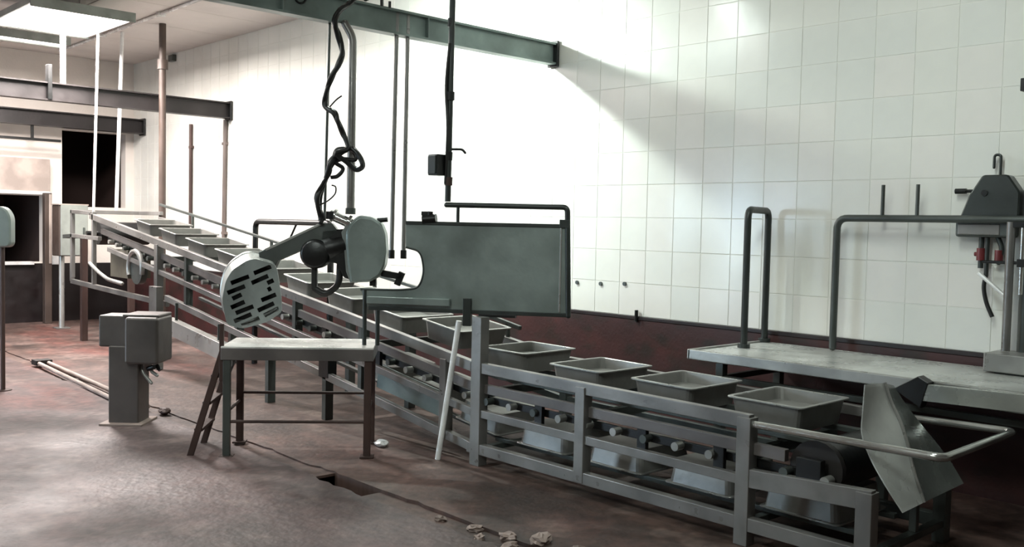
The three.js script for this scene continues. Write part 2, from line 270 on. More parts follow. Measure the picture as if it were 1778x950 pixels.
{ const t = thing('hanging_pole', 'black hanging pole with a switch box, above the grey splash panel', 'pole');
  mesh('pole', cyl([-5.33, 1.873, 2.12], [-5.31, HC, 2.12], 0.022), M.frameDark, t);
  for (const [y, r] of [[2.63, 0.034], [2.02, 0.03], [3.15, 0.027], [2.2, 0.027]]) mesh('coupling', cyl([-5.328, y - 0.03, 2.12], [-5.326, y + 0.03, 2.12], r), y < 2.1 ? M.rust : M.black, t);
  mesh('cable', hose([[-5.31, 3.0, 2.145], [-5.335, 2.7, 2.15], [-5.31, 2.4, 2.15], [-5.33, 2.0, 2.145]], 0.011, 40), M.rubber, t);
  const b = mesh('switch_box', bx(-5.44, -5.335, 2.06, 2.21, 2.11, 2.22), M.black, t); mesh('lid', bx(-5.43, -5.345, 2.07, 2.2, 2.215, 2.232), M.frameDark, b);
  mesh('lever', pipe([[-5.33, 2.25, 2.12], [-5.25, 2.25, 2.06], [-5.235, 2.225, 2.045]], 0.009, 0.02), M.black, t); }
hung('handrail', 'dark inverted-U pipe handrail behind the inclined conveyor', [pipe([[-10.34, 0, 0.95], [-10.34, 1.7, 0.95], [-8.7, 1.7, 0.95], [-8.7, 0, 0.95]], 0.034, 0.09), cyl([-9.4, 1.69, 0.95], [-9.62, 1.42, 0.95], 0.012)], M.black, 'handrail');
{ const t = thing('added_edge_pipe', 'dark pipe added for the darkened view edge beside the hook-topped machine', 'pipe'); mesh('pipe', cyl([-2.11, 0.96, 0.06], [-2.11, HC, 0.06], 0.045), M.steelDark, t); for (const y of [2.66, 3.8]) mesh('clip', bx(-2.2, -2.05, y - 0.04, y + 0.04, 0, 0.085), M.black, t); }  // pipe added to stand in for grey darkening along the view edge

// ---------------------------------------------------------------- conveyor
const RAIL = [[-12.6, 1.765], [-5.1, 0.74], [-2.83, 0.72]];                       // top edge of the near rail: incline, then level
const railY = (x) => (x < -5.1 ? 0.74 + (-5.1 - x) * 0.1367 : 0.74 - (x + 5.1) * 0.009);
const offs = (dy, x0, x1) => { const p = []; if (x0 < -5.1) p.push([Math.min(-5.1, x1), railY(Math.min(-5.1, x1)) + dy], [x0, railY(x0) + dy]); return p; };
const ZN = 2.05, ZB = 1.15;
const cv = thing('conveyor', 'long grey steel pan conveyor, level at one end and rising towards the far hatch', 'conveyor');
const run = (dy, z, w, h, x0, x1) => { const g = []; if (x0 < -5.1) g.push(bar([x0, railY(x0) + dy, z], [Math.min(-5.08, x1), railY(Math.min(-5.1, x1)) + dy, z], w, h)); if (x1 > -5.1) g.push(bar([Math.max(-5.1, x0), railY(Math.max(-5.1, x0)) + dy, z], [x1, railY(x1) + dy, z], w, h)); return g; };
mesh('top_rail', run(-0.04, ZN, 0.05, 0.075, -12.6, -2.80), M.steel, cv);
mesh('top_rail', run(-0.06, ZB, 0.05, 0.06, -12.6, -2.4), M.steel, cv);
mesh('far_guide_rail', [bar([-12.6, 1.9, ZB], [-6.9, 1.12, ZB], 0.03, 0.03), bar([-6.9, 1.12, ZB], [-5.55, 0.88, ZB], 0.03, 0.035)], M.steelDark, cv);
for (const x of [-11.6, -9.6, -7.6, -5.7]) mesh('guide_bracket', bar([x, railY(x) - 0.05, ZB], [x, x < -6.9 ? 1.12 - (x + 6.9) * 0.1368 : 1.12 - (x + 6.9) * 0.178, ZB], 0.03, 0.03), M.steelDark, cv);
mesh('chain_rail', run(-0.19, ZN - 0.03, 0.04, 0.065, -12.3, -2.6), M.apron, cv);
mesh('slider_rail', [...run(-0.135, 1.36, 0.05, 0.03, -12.4, -2.45), ...run(-0.135, 1.82, 0.05, 0.03, -12.4, -2.45)], M.steelDark, cv);
mesh('middle_rail', run(-0.365, ZN, 0.045, 0.055, -12.0, -2.83), M.steel, cv);
mesh('middle_rail', run(-0.365, ZB, 0.045, 0.055, -12.0, -2.6), M.steelDark, cv);
mesh('lower_rail', [bar([-10.3, 0.83, ZN], [-5.1, 0.125, ZN], 0.05, 0.065), bar([-5.12, 0.12, ZN], [-2.1, 0.12, ZN], 0.06, 0.075)], M.steel, cv);
mesh('lower_rail', [bar([-10.3, 0.83, ZB], [-5.1, 0.125, ZB], 0.05, 0.065), bar([-5.12, 0.12, ZB], [-2.1, 0.12, ZB], 0.06, 0.075)], M.steelDark, cv);
mesh('return_rail', [1.36, 1.8].flatMap((z) => [bar([-10.0, 0.84, z], [-5.1, 0.165, z], 0.04, 0.03), bar([-5.1, 0.145, z], [-2.3, 0.145, z], 0.04, 0.03)]), M.steelDark, cv);
mesh('chain', run(-0.275, ZN - 0.07, 0.02, 0.05, -12.2, -2.5), M.black, cv);
for (let x = -12.0; x < -2.3; x += 0.235) mesh('roller', cyl([x, railY(x) - 0.275, ZN - 0.06], [x, railY(x) - 0.275, ZN + 0.005], 0.026, 0.026, 12), rnd() < 0.55 ? M.steelPale : M.steelDark, cv);
for (const x of [-4.45, -3.57, -3.02, -6.3, -7.1]) mesh('chain_bracket', bx(x - 0.035, x + 0.035, railY(x) - 0.36, railY(x) - 0.2, ZN - 0.05, ZN - 0.02), M.black, cv);
const post = (x, y0, y1, w = 0.08, z = ZN, m = M.steel) => mesh('post', bx(x - w / 2, x + w / 2, y0, y1, z - 0.045, z + 0.035), m, cv);
post(-5.03, 0, 1.06, 0.1); post(-4.03, 0.09, 0.7); post(-2.83, 0, 0.7, 0.085); post(-2.14, 0, 0.44, 0.085);
post(-5.4, 0.13, 0.72, 0.07); post(-10.52, 0, 1.42, 0.085); post(-10.45, 0.5, 0.95, 0.2, ZN + 0.06);
for (const x of [-6.5, -7.55, -8.65, -9.8]) post(x, railY(x) - 0.62, railY(x) - 0.02, 0.055, ZN - 0.02, M.steelDark);
for (const x of [-7.02, -8.01]) post(x, 0, railY(x) - 0.6, 0.06, ZN - 0.01, M.steelDark);
for (const x of [-5.03, -2.83, -2.14, -7.02, -8.01, -10.52]) post(x, 0, x > -2.5 ? 0.44 : railY(x) - 0.04, 0.07, ZB, M.steelDark);
mesh('bracket_block', bx(-7.1, -6.95, 0.37, 0.53, ZN - 0.06, ZN + 0.03), M.black, cv);
for (const x of [-5.03, -4.03, -2.83, -6.5, -8.65, -10.52]) mesh('cross_member', bx(x - 0.025, x + 0.025, railY(x) - 0.26, railY(x) - 0.2, ZB, ZN), M.steelDark, cv);
for (const x of [-5.03, -2.83, -2.14]) mesh('cross_member', bx(x - 0.025, x + 0.025, 0.09, 0.13, ZB, ZN), M.steelDark, cv);
mesh('end_frame_rail', bar([-2.86, 0.37, ZN + 0.005], [-2.1, 0.405, ZN + 0.005], 0.05, 0.1), M.steel, cv);
mesh('end_drum', [cyl([-2.46, 0.475, 1.24], [-2.46, 0.475, 1.9], 0.135, 0.135, 28), cyl([-2.46, 0.475, 1.14], [-2.46, 0.475, 2.03], 0.03)], M.black, cv);
mesh('sprocket', cyl([-2.46, 0.475, 1.93], [-2.46, 0.475, 1.97], 0.15, 0.15, 18), M.dark, cv);
mesh('bearing', bx(-2.53, -2.39, 0.41, 0.54, 2.0, 2.05), M.black, cv);
mesh('end_loop_rail', pipe([[-2.84, 0.665, ZN], [-1.78, 0.675, ZN], [-1.78, 0.68, ZB], [-2.5, 0.66, ZB]], 0.021, 0.06), M.polished, cv);
mesh('drip_tray', [bar([-10.1, 0.545, 2.14], [-8.75, 0.39, 2.14], 0.012, 0.17), bar([-10.1, 0.625, 2.1], [-8.75, 0.47, 2.1], 0.09, 0.012), bar([-10.1, 0.47, 2.1], [-8.75, 0.31, 2.1], 0.09, 0.012)], M.steelPale, cv);
mesh('side_plate', [[-6.4, -5.5]].map(([a, b]) => bar([a, railY(a) - 0.46, ZN - 0.1], [b, railY(b) - 0.46, ZN - 0.1], 0.01, 0.2)), M.panelGrey, cv);
mesh('tray_strap', [[-9.95, 0.79], [-8.95, 0.65]].map(([x, y]) => bar([x, y - 0.3, 2.09], [x, y + 0.01, 2.09], 0.02, 0.03)), M.steelDark, cv);
// raised end: head frame, upright pipes, pulley and beams to the outer legs
mesh('head_frame', [bar([-13.3, 1.78, ZN], [-12.55, 1.76, ZN], 0.05, 0.05), bar([-13.3, 1.46, ZN], [-12.3, 1.44, ZN], 0.05, 0.05), bar([-13.3, 1.78, ZB], [-12.55, 1.78, ZB], 0.05, 0.05), bar([-13.28, 1.78, ZB], [-13.28, 1.78, ZN], 0.05, 0.05), bar([-13.28, 0.9, ZN], [-13.28, 1.8, ZN], 0.05, 0.05), bar([-12.5, 0.85, ZN], [-12.5, 1.78, ZN], 0.05, 0.05)], M.steel, cv);
mesh('head_beam', [bar([-13.6, 0.83, ZN - 0.1], [-10.5, 0.74, ZN - 0.1], 0.05, 0.06), bar([-13.6, 1.07, ZN - 0.1], [-13.6, 0.83, ZN - 0.1], 0.05, 0.05)], M.steel, cv);
for (const z of [1.8, 1.15]) mesh('leg', bx(-13.62, -13.54, 0, 1.46, z - 0.04, z + 0.04), M.rust, cv);
mesh('head_tie', [bar([-13.58, 1.44, 1.15], [-13.58, 1.44, 2.05], 0.05, 0.05), bar([-13.6, 1.44, 2.05], [-13.25, 1.46, 2.05], 0.05, 0.05)], M.steelDark, cv);
mesh('end_drum', [cyl([-12.8, 1.5, 1.24], [-12.8, 1.5, 1.9], 0.15, 0.15, 24), cyl([-12.8, 1.5, 1.14], [-12.8, 1.5, 2.04], 0.03)], M.black, cv);
mesh('pulley_guard', new THREE.TorusGeometry(0.2, 0.03, 8, 20, Math.PI * 1.25).rotateZ(-0.3).translate(-11.15, 1.12, 2.06), M.steelPale, cv);
mesh('pulley', cyl([-11.15, 1.1, 1.98], [-11.15, 1.1, 2.05], 0.17, 0.17, 24), M.steelDark, cv);
mesh('drive_box', bx(-12.0, -11.45, 0.98, 1.32, 1.75, 2.03), metal(0x5d594c, 0.2, 0.6), cv);
mesh('drip_pipe', pipe([[-12.5, 1.12, 2.1], [-12.2, 1.02, 2.1], [-11.9, 0.95, 2.1], [-11.5, 0.92, 2.08]], 0.024, 0.08), M.steelPale, cv);

// the pans carried by the chain, upright above and upside down on the return run
function panLoft(L, W, H, taper, th) {
  const rings = [], add = (l, w, y) => { const r = 0.035, a = []; for (const [sx, sz, q] of [[1, 1, 0], [-1, 1, 1], [-1, -1, 2], [1, -1, 3]]) for (let k = 0; k <= 3; k++) { const t = (q + k / 3) * Math.PI / 2; a.push([sx * (l / 2 - r) + r * Math.cos(t), y, sz * (w / 2 - r) + r * Math.sin(t)]); } rings.push(a); };
  add(L - 2 * taper, W - 2 * taper, 0); add(L, W, H); add(L - 2 * th, W - 2 * th, H); add(L - taper - 2 * th, W - taper - 2 * th, H - 0.065);
  const pos = [], tri = (...p) => p.forEach((q) => pos.push(...q)), n = rings[0].length;
  for (let i = 0; i + 1 < rings.length; i++) for (let k = 0; k < n; k++) { const a = rings[i][k], b = rings[i][(k + 1) % n], c = rings[i + 1][(k + 1) % n], d = rings[i + 1][k]; tri(a, d, c); tri(a, c, b); }
  for (let k = 1; k + 1 < n; k++) { tri(rings[0][0], rings[0][k], rings[0][k + 1]); tri(rings[3][0], rings[3][k + 1], rings[3][k]); }
  const g = new THREE.BufferGeometry(); g.setAttribute('position', new THREE.Float32BufferAttribute(pos, 3)); g.computeVertexNormals(); return g;
}
const PL = 0.45, PW = 0.52, PH = 0.145;
const panBody = join(panLoft(PL, PW, PH, 0.022, 0.01));
const panRim = (() => { const s = shape([[-PL / 2 - 0.02, -PW / 2 - 0.02], [PL / 2 + 0.02, -PW / 2 - 0.02], [PL / 2 + 0.02, PW / 2 + 0.02], [-PL / 2 - 0.02, PW / 2 + 0.02]], 0.04); s.holes.push(new THREE.Path(shape([[-PL / 2 + 0.004, -PW / 2 + 0.004], [PL / 2 - 0.004, -PW / 2 + 0.004], [PL / 2 - 0.004, PW / 2 - 0.004], [-PL / 2 + 0.004, PW / 2 - 0.004]], 0.035).getPoints(6))); return join(slab(s, 0.01, 0.002).rotateX(-Math.PI / 2).translate(0, PH - 0.005, 0)); })();
const proto = thing('conveyor_pan', '', 'pan'); scene.remove(proto); used.conveyor_pan = -1;
mesh('pan_body', panBody, M.pan, proto); mesh('rim', panRim, M.steelPale, proto);
const ordinal = ['', 'second', 'third', 'fourth', 'fifth', 'sixth', 'seventh', 'eighth', 'ninth', 'tenth', 'eleventh', 'twelfth', 'thirteenth', 'fourteenth'];
const TILT = -Math.atan(0.1367);
for (let i = 0; i < 13; i++) {
  const x = -2.88 - i * 0.725, c = proto.clone(); c.name = numbered('conveyor_pan'); scene.add(c);
  const inc = x < -5.1;
  c.position.set(x, railY(x) - 0.119 + (inc ? 0.012 + (i === 4 ? 0.05 : 0) : i === 3 ? 0.035 : 0), 1.545); c.rotation.z = inc ? TILT : (rnd() - 0.5) * 0.03; c.rotation.y = (rnd() - 0.5) * 0.05;
  tag(c, i ? `open steel pan riding the conveyor, ${ordinal[i]} counted from the metal chute` : 'open steel pan riding the conveyor right beside the metal chute', 'pan', 'upright pans riding on the conveyor');
}
for (let i = 0; i < 7; i++) {
  const x = -2.62 - i * 0.66, inc = x < -5.1, c = proto.clone(); c.name = numbered('conveyor_pan'); scene.add(c);
  const y = inc ? 0.165 + (-5.1 - x) * 0.1377 : 0.145;
  c.position.set(x, y + 0.168, 1.58); c.rotation.set(Math.PI, (rnd() - 0.5) * 0.04, 0); c.rotation.order = 'ZXY'; if (inc) c.rotation.z = TILT;
  tag(c, i ? `upside-down steel pan on the lower return run, ${ordinal[i]} counted from the metal chute` : 'upside-down steel pan on the lower return run, nearest the metal chute', 'pan', 'upside-down pans on the return run under the conveyor');
}
// discharge chute: one folded sheet
{ const F = [[-2.22, 0.95, 1.95], [-2.225, 0.82, 1.95], [-2.225, 0.7, 1.95], [-2.18, 0.595, 1.95], [-2.1, 0.475, 1.95], [-2.0, 0.35, 1.95]];
  const G = [[-2.24, 0.93, 1.7], [-2.2, 0.83, 1.7], [-2.15, 0.74, 1.7], [-2.11, 0.64, 1.7], [-2.07, 0.5, 1.7], [-2.01, 0.35, 1.7]];
  const R = [[-2.37, 0.86, 1.3], [-2.31, 0.78, 1.3], [-2.21, 0.67, 1.3], [-2.12, 0.58, 1.3], [-2.04, 0.49, 1.3], [-1.97, 0.39, 1.3]];
  const sheet = (A, B) => { const pos = [], T = 0.006, q = (a, b, c, d) => { pos.push(...a, ...b, ...c, ...a, ...c, ...d); }, sh = (p) => [p[0] - T, p[1] - T * 0.6, p[2]];
    for (let i = 0; i + 1 < A.length; i++) { q(A[i], A[i + 1], B[i + 1], B[i]); q(sh(A[i]), sh(B[i]), sh(B[i + 1]), sh(A[i + 1])); q(A[i], sh(A[i]), sh(A[i + 1]), A[i + 1]); q(B[i], B[i + 1], sh(B[i + 1]), sh(B[i])); }
    const n = A.length - 1; q(A[0], B[0], sh(B[0]), sh(A[0])); q(A[n], sh(A[n]), sh(B[n]), B[n]);
    const g = new THREE.BufferGeometry(); g.setAttribute('position', new THREE.Float32BufferAttribute(pos, 3)); return toCreasedNormals(mergeVertices(g, 1e-5), 0.6); };
  const fine = (L) => new THREE.CatmullRomCurve3(L.map((p) => V(...p))).getPoints(30).map((p) => p.toArray()), [f, g2, r2] = [F, G, R].map(fine);
  const t = thing('discharge_chute', 'folded sheet-metal chute sloping down at the level end of the conveyor', 'chute');
  mesh('slide', sheet(g2, r2), M.slide, t); mesh('front_flange', sheet(f, g2), M.tableTop, t);
  mesh('fold_ridge', hose(G.map((p) => [p[0] + 0.004, p[1] + 0.003, p[2]]), 0.009, 24), M.steelPale, t);
  mesh('support', [bar([-2.2, 0.4, 1.5], [-2.06, 0.5, 1.5], 0.04, 0.03), bar([-2.14, 0.13, 1.5], [-2.14, 0.44, 1.5], 0.04, 0.04)], M.steelDark, t);
}

// ---------------------------------------------------------------- splash panel over the conveyor
{ const t = thing('splash_panel', 'large grey sheet-metal splash panel with a rounded notch, framed by a pipe', 'panel', [-5.794, 1.08, 2.472], 0.645);
  const s = new THREE.Shape(); s.moveTo(-0.064, 0.137); s.lineTo(0.3, 0.147); s.quadraticCurveTo(0.408, 0.152, 0.408, 0.25); s.lineTo(0.408, 0.34); s.quadraticCurveTo(0.405, 0.45, 0.277, 0.458); s.lineTo(0.274, 0.638); s.lineTo(1.454, 0.638); s.lineTo(1.47, 0.001); s.lineTo(0, 0.001); s.closePath();
  mesh('sheet', slab(s, 0.012, 0.002, -0.006), M.panelGrey, t);
  mesh('top_edge', bx(0.274, 1.46, 0.622, 0.648, -0.012, 0.014), M.frameDark, t);
  mesh('bottom_edge', bx(0, 1.48, -0.012, 0.018, -0.018, 0.016), M.frameDark, t);
  mesh('notch_edge', hose([[-0.064, 0.137, 0], [0.28, 0.147, 0], [0.37, 0.168, 0], [0.408, 0.25, 0], [0.408, 0.34, 0], [0.375, 0.425, 0], [0.277, 0.458, 0]], 0.009, 60), M.frameDark, t);
  mesh('pipe_frame', [pipe([[0.575, 0.77, 0], [1.452, 0.768, 0], [1.476, 0, 0]], 0.02, 0.035), cyl([0.66, 0.63, 0], [0.66, 0.77, 0], 0.012)], M.frameDark, t);
  mesh('side_strip', bx(1.405, 1.42, 0.02, 0.625, 0.004, 0.014), M.steelPale, t);
  mesh('corner_block', bx(1.4, 1.47, 0.62, 0.68, -0.02, 0.02), M.frameDark, t);
  mesh('valve', [cyl([0.4, 0.66, 0], [0.5, 0.67, 0], 0.035), cyl([0.45, 0.64, 0], [0.455, 0.72, 0], 0.02), bx(0.39, 0.44, 0.69, 0.72, -0.015, 0.015)], M.black, t);
  mesh('bracket', bx(0.715, 0.775, -0.1, 0.1, -0.03, 0.03), M.frameDark, t);
  mesh('mount', [bx(0.83, 1.1, -0.03, -0.008, -0.04, 0.03)], M.black, t);
  for (const u of [-0.03, 0.07]) mesh('strut', cyl([u, -0.272, 0], [u, u < 0 ? 0.137 : 0.01, 0], 0.016), M.frameDark, t);
  mesh('ledge', bx(0.0, 0.62, 0.04, 0.09, 0.006, 0.05), M.panelGrey, t);
}
{ const t = thing('white_pole', 'plain white pole leaning against the conveyor under the splash panel', 'pole'); mesh('pole', cyl([-5.33, 0, 2.17], [-5.19, 1.02, 2.11], 0.021), M.whitePaint, t); }

// ---------------------------------------------------------------- work platform with steps
{ const t = thing('work_platform', 'small raised steel work platform with a step ladder, under the slotted guard', 'platform', [-6.31, 0, 3.34], Math.atan2(0.79, 0.63));
  mesh('deck', bx(-0.03, 1.05, 0.79, 0.806, -0.52, 0.02), M.deck, t);  // pale deck colour stands in for the bright wall mirrored in the steel
  mesh('apron', bx(-0.03, 1.05, 0.708, 0.795, 0.008, 0.022), M.apron, t);
  mesh('apron', bx(-0.03, 1.05, 0.708, 0.795, -0.522, -0.508), M.steelDark, t);
  for (const x of [-0.03, 1.038]) mesh('side_apron', bx(x, x + 0.012, 0.708, 0.795, -0.51, 0.01), M.steel, t);
  for (const [x, z] of [[0.01, -0.01], [1.01, -0.01], [0.01, -0.48], [1.01, -0.48]]) { const l = mesh('leg', bx(x - 0.026, x + 0.026, 0.012, 0.75, z - 0.022, z + 0.022), z < -0.2 ? M.rust : (x > 0.5 ? M.rust : M.steelDark), t); mesh('foot', bx(x - 0.05, x + 0.05, 0, 0.016, z - 0.045, z + 0.045), M.rust, l); }
  for (const y of [0.26, 0.39]) mesh('stretcher', [cyl([0.01, y, y > 0.3 ? -0.48 : -0.01], [1.01, y, y > 0.3 ? -0.48 : -0.01], 0.011)], M.rust, t);
  for (const x of [0.01, 1.01]) mesh('side_stretcher', cyl([x, 0.33, -0.48], [x, 0.33, -0.01], 0.012), M.rust, t);
  mesh('knee_brace', bar([0.01, 0.74, -0.44], [0.01, 0.6, -0.03], 0.03, 0.03), M.steelDark, t);
  const lad = mesh('ladder_rail', bar([-0.25, 0.0, -0.02], [-0.02, 0.78, -0.02], 0.03, 0.045), M.rust, t); mesh('ladder_rail', bar([-0.25, 0.0, -0.42], [-0.02, 0.78, -0.42], 0.03, 0.045), M.rust, t);
  for (const k of [0.25, 0.5, 0.75]) mesh('rung', bar([-0.25 + 0.23 * k, 0.78 * k, -0.42], [-0.25 + 0.23 * k, 0.78 * k, -0.02], 0.06, 0.022), M.rust, t);
  mesh('corner_post', bx(-0.045, -0.015, 0.55, 0.965, -0.03, 0.0), M.rust, t);
}

// ---------------------------------------------------------------- hung cutting machine
{ const t = thing('cutting_machine', 'hung cutting machine with a slotted oval guard, an arm and a D-shaped housing', 'machine', [-6.48, 1.33, 2.6], 0.814);
  const out = [[-0.368, 0.085], [-0.22, 0.05], [-0.19, 0.01], [-0.155, -0.209], [-0.149, -0.322], [-0.261, -0.401], [-0.453, -0.459], [-0.575, -0.426], [-0.612, -0.242], [-0.585, -0.092], [-0.533, -0.006], [-0.435, 0.063]];
  const slots = [[-0.545, -0.108, -0.406, -0.052], [-0.571, -0.184, -0.436, -0.128], [-0.533, -0.228, -0.462, -0.193], [-0.544, -0.297, -0.438, -0.249], [-0.506, -0.338, -0.37, -0.282], [-0.517, -0.402, -0.385, -0.343], [-0.369, -0.028, -0.237, 0.028], [-0.387, -0.104, -0.259, -0.045], [-0.266, -0.101, -0.217, -0.078], [-0.262, -0.154, -0.235, -0.139], [-0.31, -0.235, -0.197, -0.187], [-0.336, -0.315, -0.212, -0.255], [-0.286, -0.352, -0.175, -0.292], [-0.46, -0.435, -0.324, -0.372]];
  const face = shape(out, 0.035);
  for (const [x0, y0, x1, y1] of slots) { const d = new THREE.Vector2(x1 - x0, y1 - y0).normalize(), nx = -d.y * 0.017, ny = d.x * 0.017; face.holes.push(new THREE.Path([[x0 + nx, y0 + ny], [x0 - nx, y0 - ny], [x1 - nx, y1 - ny], [x1 + nx, y1 + ny]].map((p) => new THREE.Vector2(...p)))); }
  const lean = (g) => { const p = g.attributes.position; for (let i = 0; i < p.count; i++) { const k = 0.095 - p.getZ(i); p.setX(i, p.getX(i) - k * 0.42); p.setY(i, p.getY(i) + k * 0.34); } g.computeVertexNormals(); return g; };   // the casing leans back and to one side
  mesh('slotted_guard', slab(face, 0.008, 0, 0.09), M.guard, t);
  const rim = shape(out, 0.035); rim.holes.push(new THREE.Path(shape(out.map(([x, y]) => [(x + 0.37) * 0.955 - 0.37, (y + 0.19) * 0.955 - 0.19]), 0.055).getPoints(8)));
  mesh('guard_rim', lean(slab(rim, 0.14, 0.004, -0.045)), M.tableTop, t);  // lamp-lit brightness of the rim is put into its paler colour
  mesh('guard_back', lean(slab(shape(out.map(([x, y]) => [(x + 0.37) * 0.96 - 0.37, (y + 0.19) * 0.96 - 0.19]), 0.05), 0.01, 0, -0.03)), M.black, t);
  const lip = shape(out.map(([x, y]) => [(x + 0.37) * 1.03 - 0.37, (y + 0.19) * 1.03 - 0.19]), 0.07);
  mesh('guard_lip', lean(slab(lip, 0.025, 0.006, -0.07)), M.steelPale, t);
  mesh('arm', slab(shape([[-0.35, 0.134], [0.135, 0.371], [0.215, 0.368], [0.27, 0.302], [0.194, 0.25], [-0.2, 0.07], [-0.23, 0.0], [-0.34, 0.03]]), 0.09, 0.006, -0.05), M.steelDark, t);
  mesh('arm_cap', slab(shape([[-0.306, 0.158], [0.135, 0.374], [0.15, 0.362], [-0.29, 0.145]]), 0.1, 0.002, -0.055), M.steelPale, t);
  mesh('gear_case', slab(shape([[0.14, 0.31], [0.33, 0.33], [0.35, 0.05], [0.385, -0.07], [0.31, -0.05], [0.26, 0.06], [0.12, 0.07]], 0.02), 0.1, 0.006, -0.06), M.black, t);
  const D = [[0.438, 0.436], [0.527, 0.424], [0.599, 0.377], [0.632, 0.297], [0.643, 0.163], [0.631, 0.055], [0.588, -0.036], [0.517, -0.077], [0.373, -0.085], [0.345, 0.049], [0.33, 0.227], [0.33, 0.308], [0.36, 0.371], [0.402, 0.417]];
  mesh('housing', slab(shape(D, 0.02), 0.17, 0.012, -0.09), M.panelGrey, t);
  mesh('housing_cover', slab(shape(D.map(([x, y]) => [(x - 0.49) * 0.93 + 0.495, (y - 0.17) * 0.93 + 0.17]), 0.02), 0.014, 0.004, 0.078), M.panelGrey, t);
  mesh('housing_flange', slab(shape([[0.29, 0.3], [0.34, 0.385], [0.36, 0.36], [0.335, 0.23], [0.352, 0.049], [0.383, -0.08], [0.365, -0.09], [0.33, 0.0], [0.31, 0.2]]), 0.1, 0.003, -0.05), M.guard, t);
  mesh('motor', [new THREE.LatheGeometry([[0.001, -0.19], [0.07, -0.19], [0.085, -0.17], [0.09, -0.05], [0.1, -0.045], [0.1, 0.05], [0.09, 0.06], [0.085, 0.15], [0.05, 0.17], [0.001, 0.17]].map((p) => new THREE.Vector2(...p)), 24).rotateZ(-1.25).translate(0.17, 0.165, -0.02), new THREE.LatheGeometry([[0.001, -0.1], [0.1, -0.1], [0.115, -0.07], [0.115, 0.06], [0.09, 0.09], [0.001, 0.09]].map((p) => new THREE.Vector2(...p)), 24).rotateX(Math.PI / 2).translate(0.09, 0.13, 0)], M.black, t);
  mesh('handle', [bx(0.055, 0.1, -0.15, 0.09, -0.025, 0.025, 0.012), pipe([[0.08, -0.14, 0], [0.165, -0.19, 0], [0.27, -0.11, 0], [0.275, 0.08, 0]], 0.026, 0.06)], M.rubber, t);
  mesh('clamp', [cyl([0.19, 0.44, 0.0], [0.385, 0.355, 0.0], 0.04), cyl([0.215, 0.435, 0], [0.235, 0.425, 0], 0.055), cyl([0.33, 0.385, 0], [0.35, 0.376, 0], 0.055)], M.polished, t);
  mesh('knob', [cyl([0.56, 0.4, 0], [0.64, 0.408, 0], 0.02), cyl([0.2, 0.4, 0.05], [0.2, 0.46, 0.05], 0.03)], M.black, t);
  mesh('side_bracket', [bar([0.6, -0.01, 0], [0.76, -0.035, 0], 0.05, 0.05), bar([0.72, -0.1, 0], [0.76, 0.0, 0], 0.05, 0.05), bx(0.51, 0.56, -0.11, -0.06, -0.03, 0.03)], M.black, t);
}
{ const t = thing('suspension_pipe', 'thick steel pipe holding the cutting machine under the grey-green beam', 'pipe', [-6.238, 1.33, 2.346], 0.814);
  mesh('pipe', pipe([[0, 0.475, 0], [0, 1.8, 0], [-0.06, 1.9, 0]], 0.032, 0.05), M.steel, t); mesh('collar', cyl([0, 0.442, 0], [0, 0.49, 0], 0.04), M.steelDark, t); }
// cable from the beam down to the machine, tangled on itself half way
{ const C = [[0.134, 0.36], [0.134, 0.402], [0.114, 0.558], [0.158, 0.67], [0.197, 0.76], [0.218, 0.827], [0.271, 0.894], [0.359, 0.941], [0.44, 0.876], [0.459, 0.81], [0.406, 0.782], [0.329, 0.843], [0.262, 0.894], [0.34, 0.94], [0.304, 1.05], [0.268, 1.138], [0.236, 1.203], [0.168, 1.255], [0.171, 1.356], [0.21, 1.467], [0.275, 1.579], [0.287, 1.667], [0.25, 1.798], [0.24, 1.885], [0.27, 1.973], [0.344, 2.049], [0.414, 2.115], [0.42, 2.145], [0.42, 2.13]];
  const dz = C.map((_, i) => 0.11 + 0.03 * Math.sin(i * 1.7)); dz[0] = dz[1] = 0.068; dz[C.length - 2] = -0.05; dz[C.length - 1] = -0.16;
  const t = thing('power_cable', 'black twisted power cable looping down from the steel beam to the cutting machine', 'cable', [-6.48, 1.33, 2.6], 0.814);
  mesh('cable', hose(C.map(([x, y], i) => [x, y, dz[i]]), 0.02, 260), M.rubber, t);
  mesh('cable', hose(C.map(([x, y], i) => [x + 0.014 * Math.sin(i * 2.1), y + 0.006, dz[i] + 0.022 * Math.cos(i * 2.1)]), 0.017, 260), M.rubber, t);
  mesh('hose', hose([[0.134, 0.38, 0.075], [0.13, 0.56, 0.07], [0.17, 0.69, 0.09], [0.23, 0.83, 0.08], [0.3, 0.86, 0.1], [0.4, 0.86, 0.09], [0.37, 0.93, 0.08], [0.25, 0.93, 0.07], [0.24, 0.84, 0.09], [0.3, 0.79, 0.07], [0.26, 0.73, 0.08], [0.21, 0.72, 0.07]], 0.016, 120), M.rubber, t);
  mesh('loose_end', hose([[0.19, 1.25, 0.08], [0.25, 1.31, 0.1], [0.29, 1.34, 0.1]], 0.006, 16), M.rubber, t);
  mesh('loose_end', hose([[0.118, 0.5, 0.1], [0.2, 0.545, 0.1], [0.25, 0.6, 0.1], [0.25, 0.65, 0.1], [0.22, 0.66, 0.09]], 0.006, 16), M.rubber, t);
}

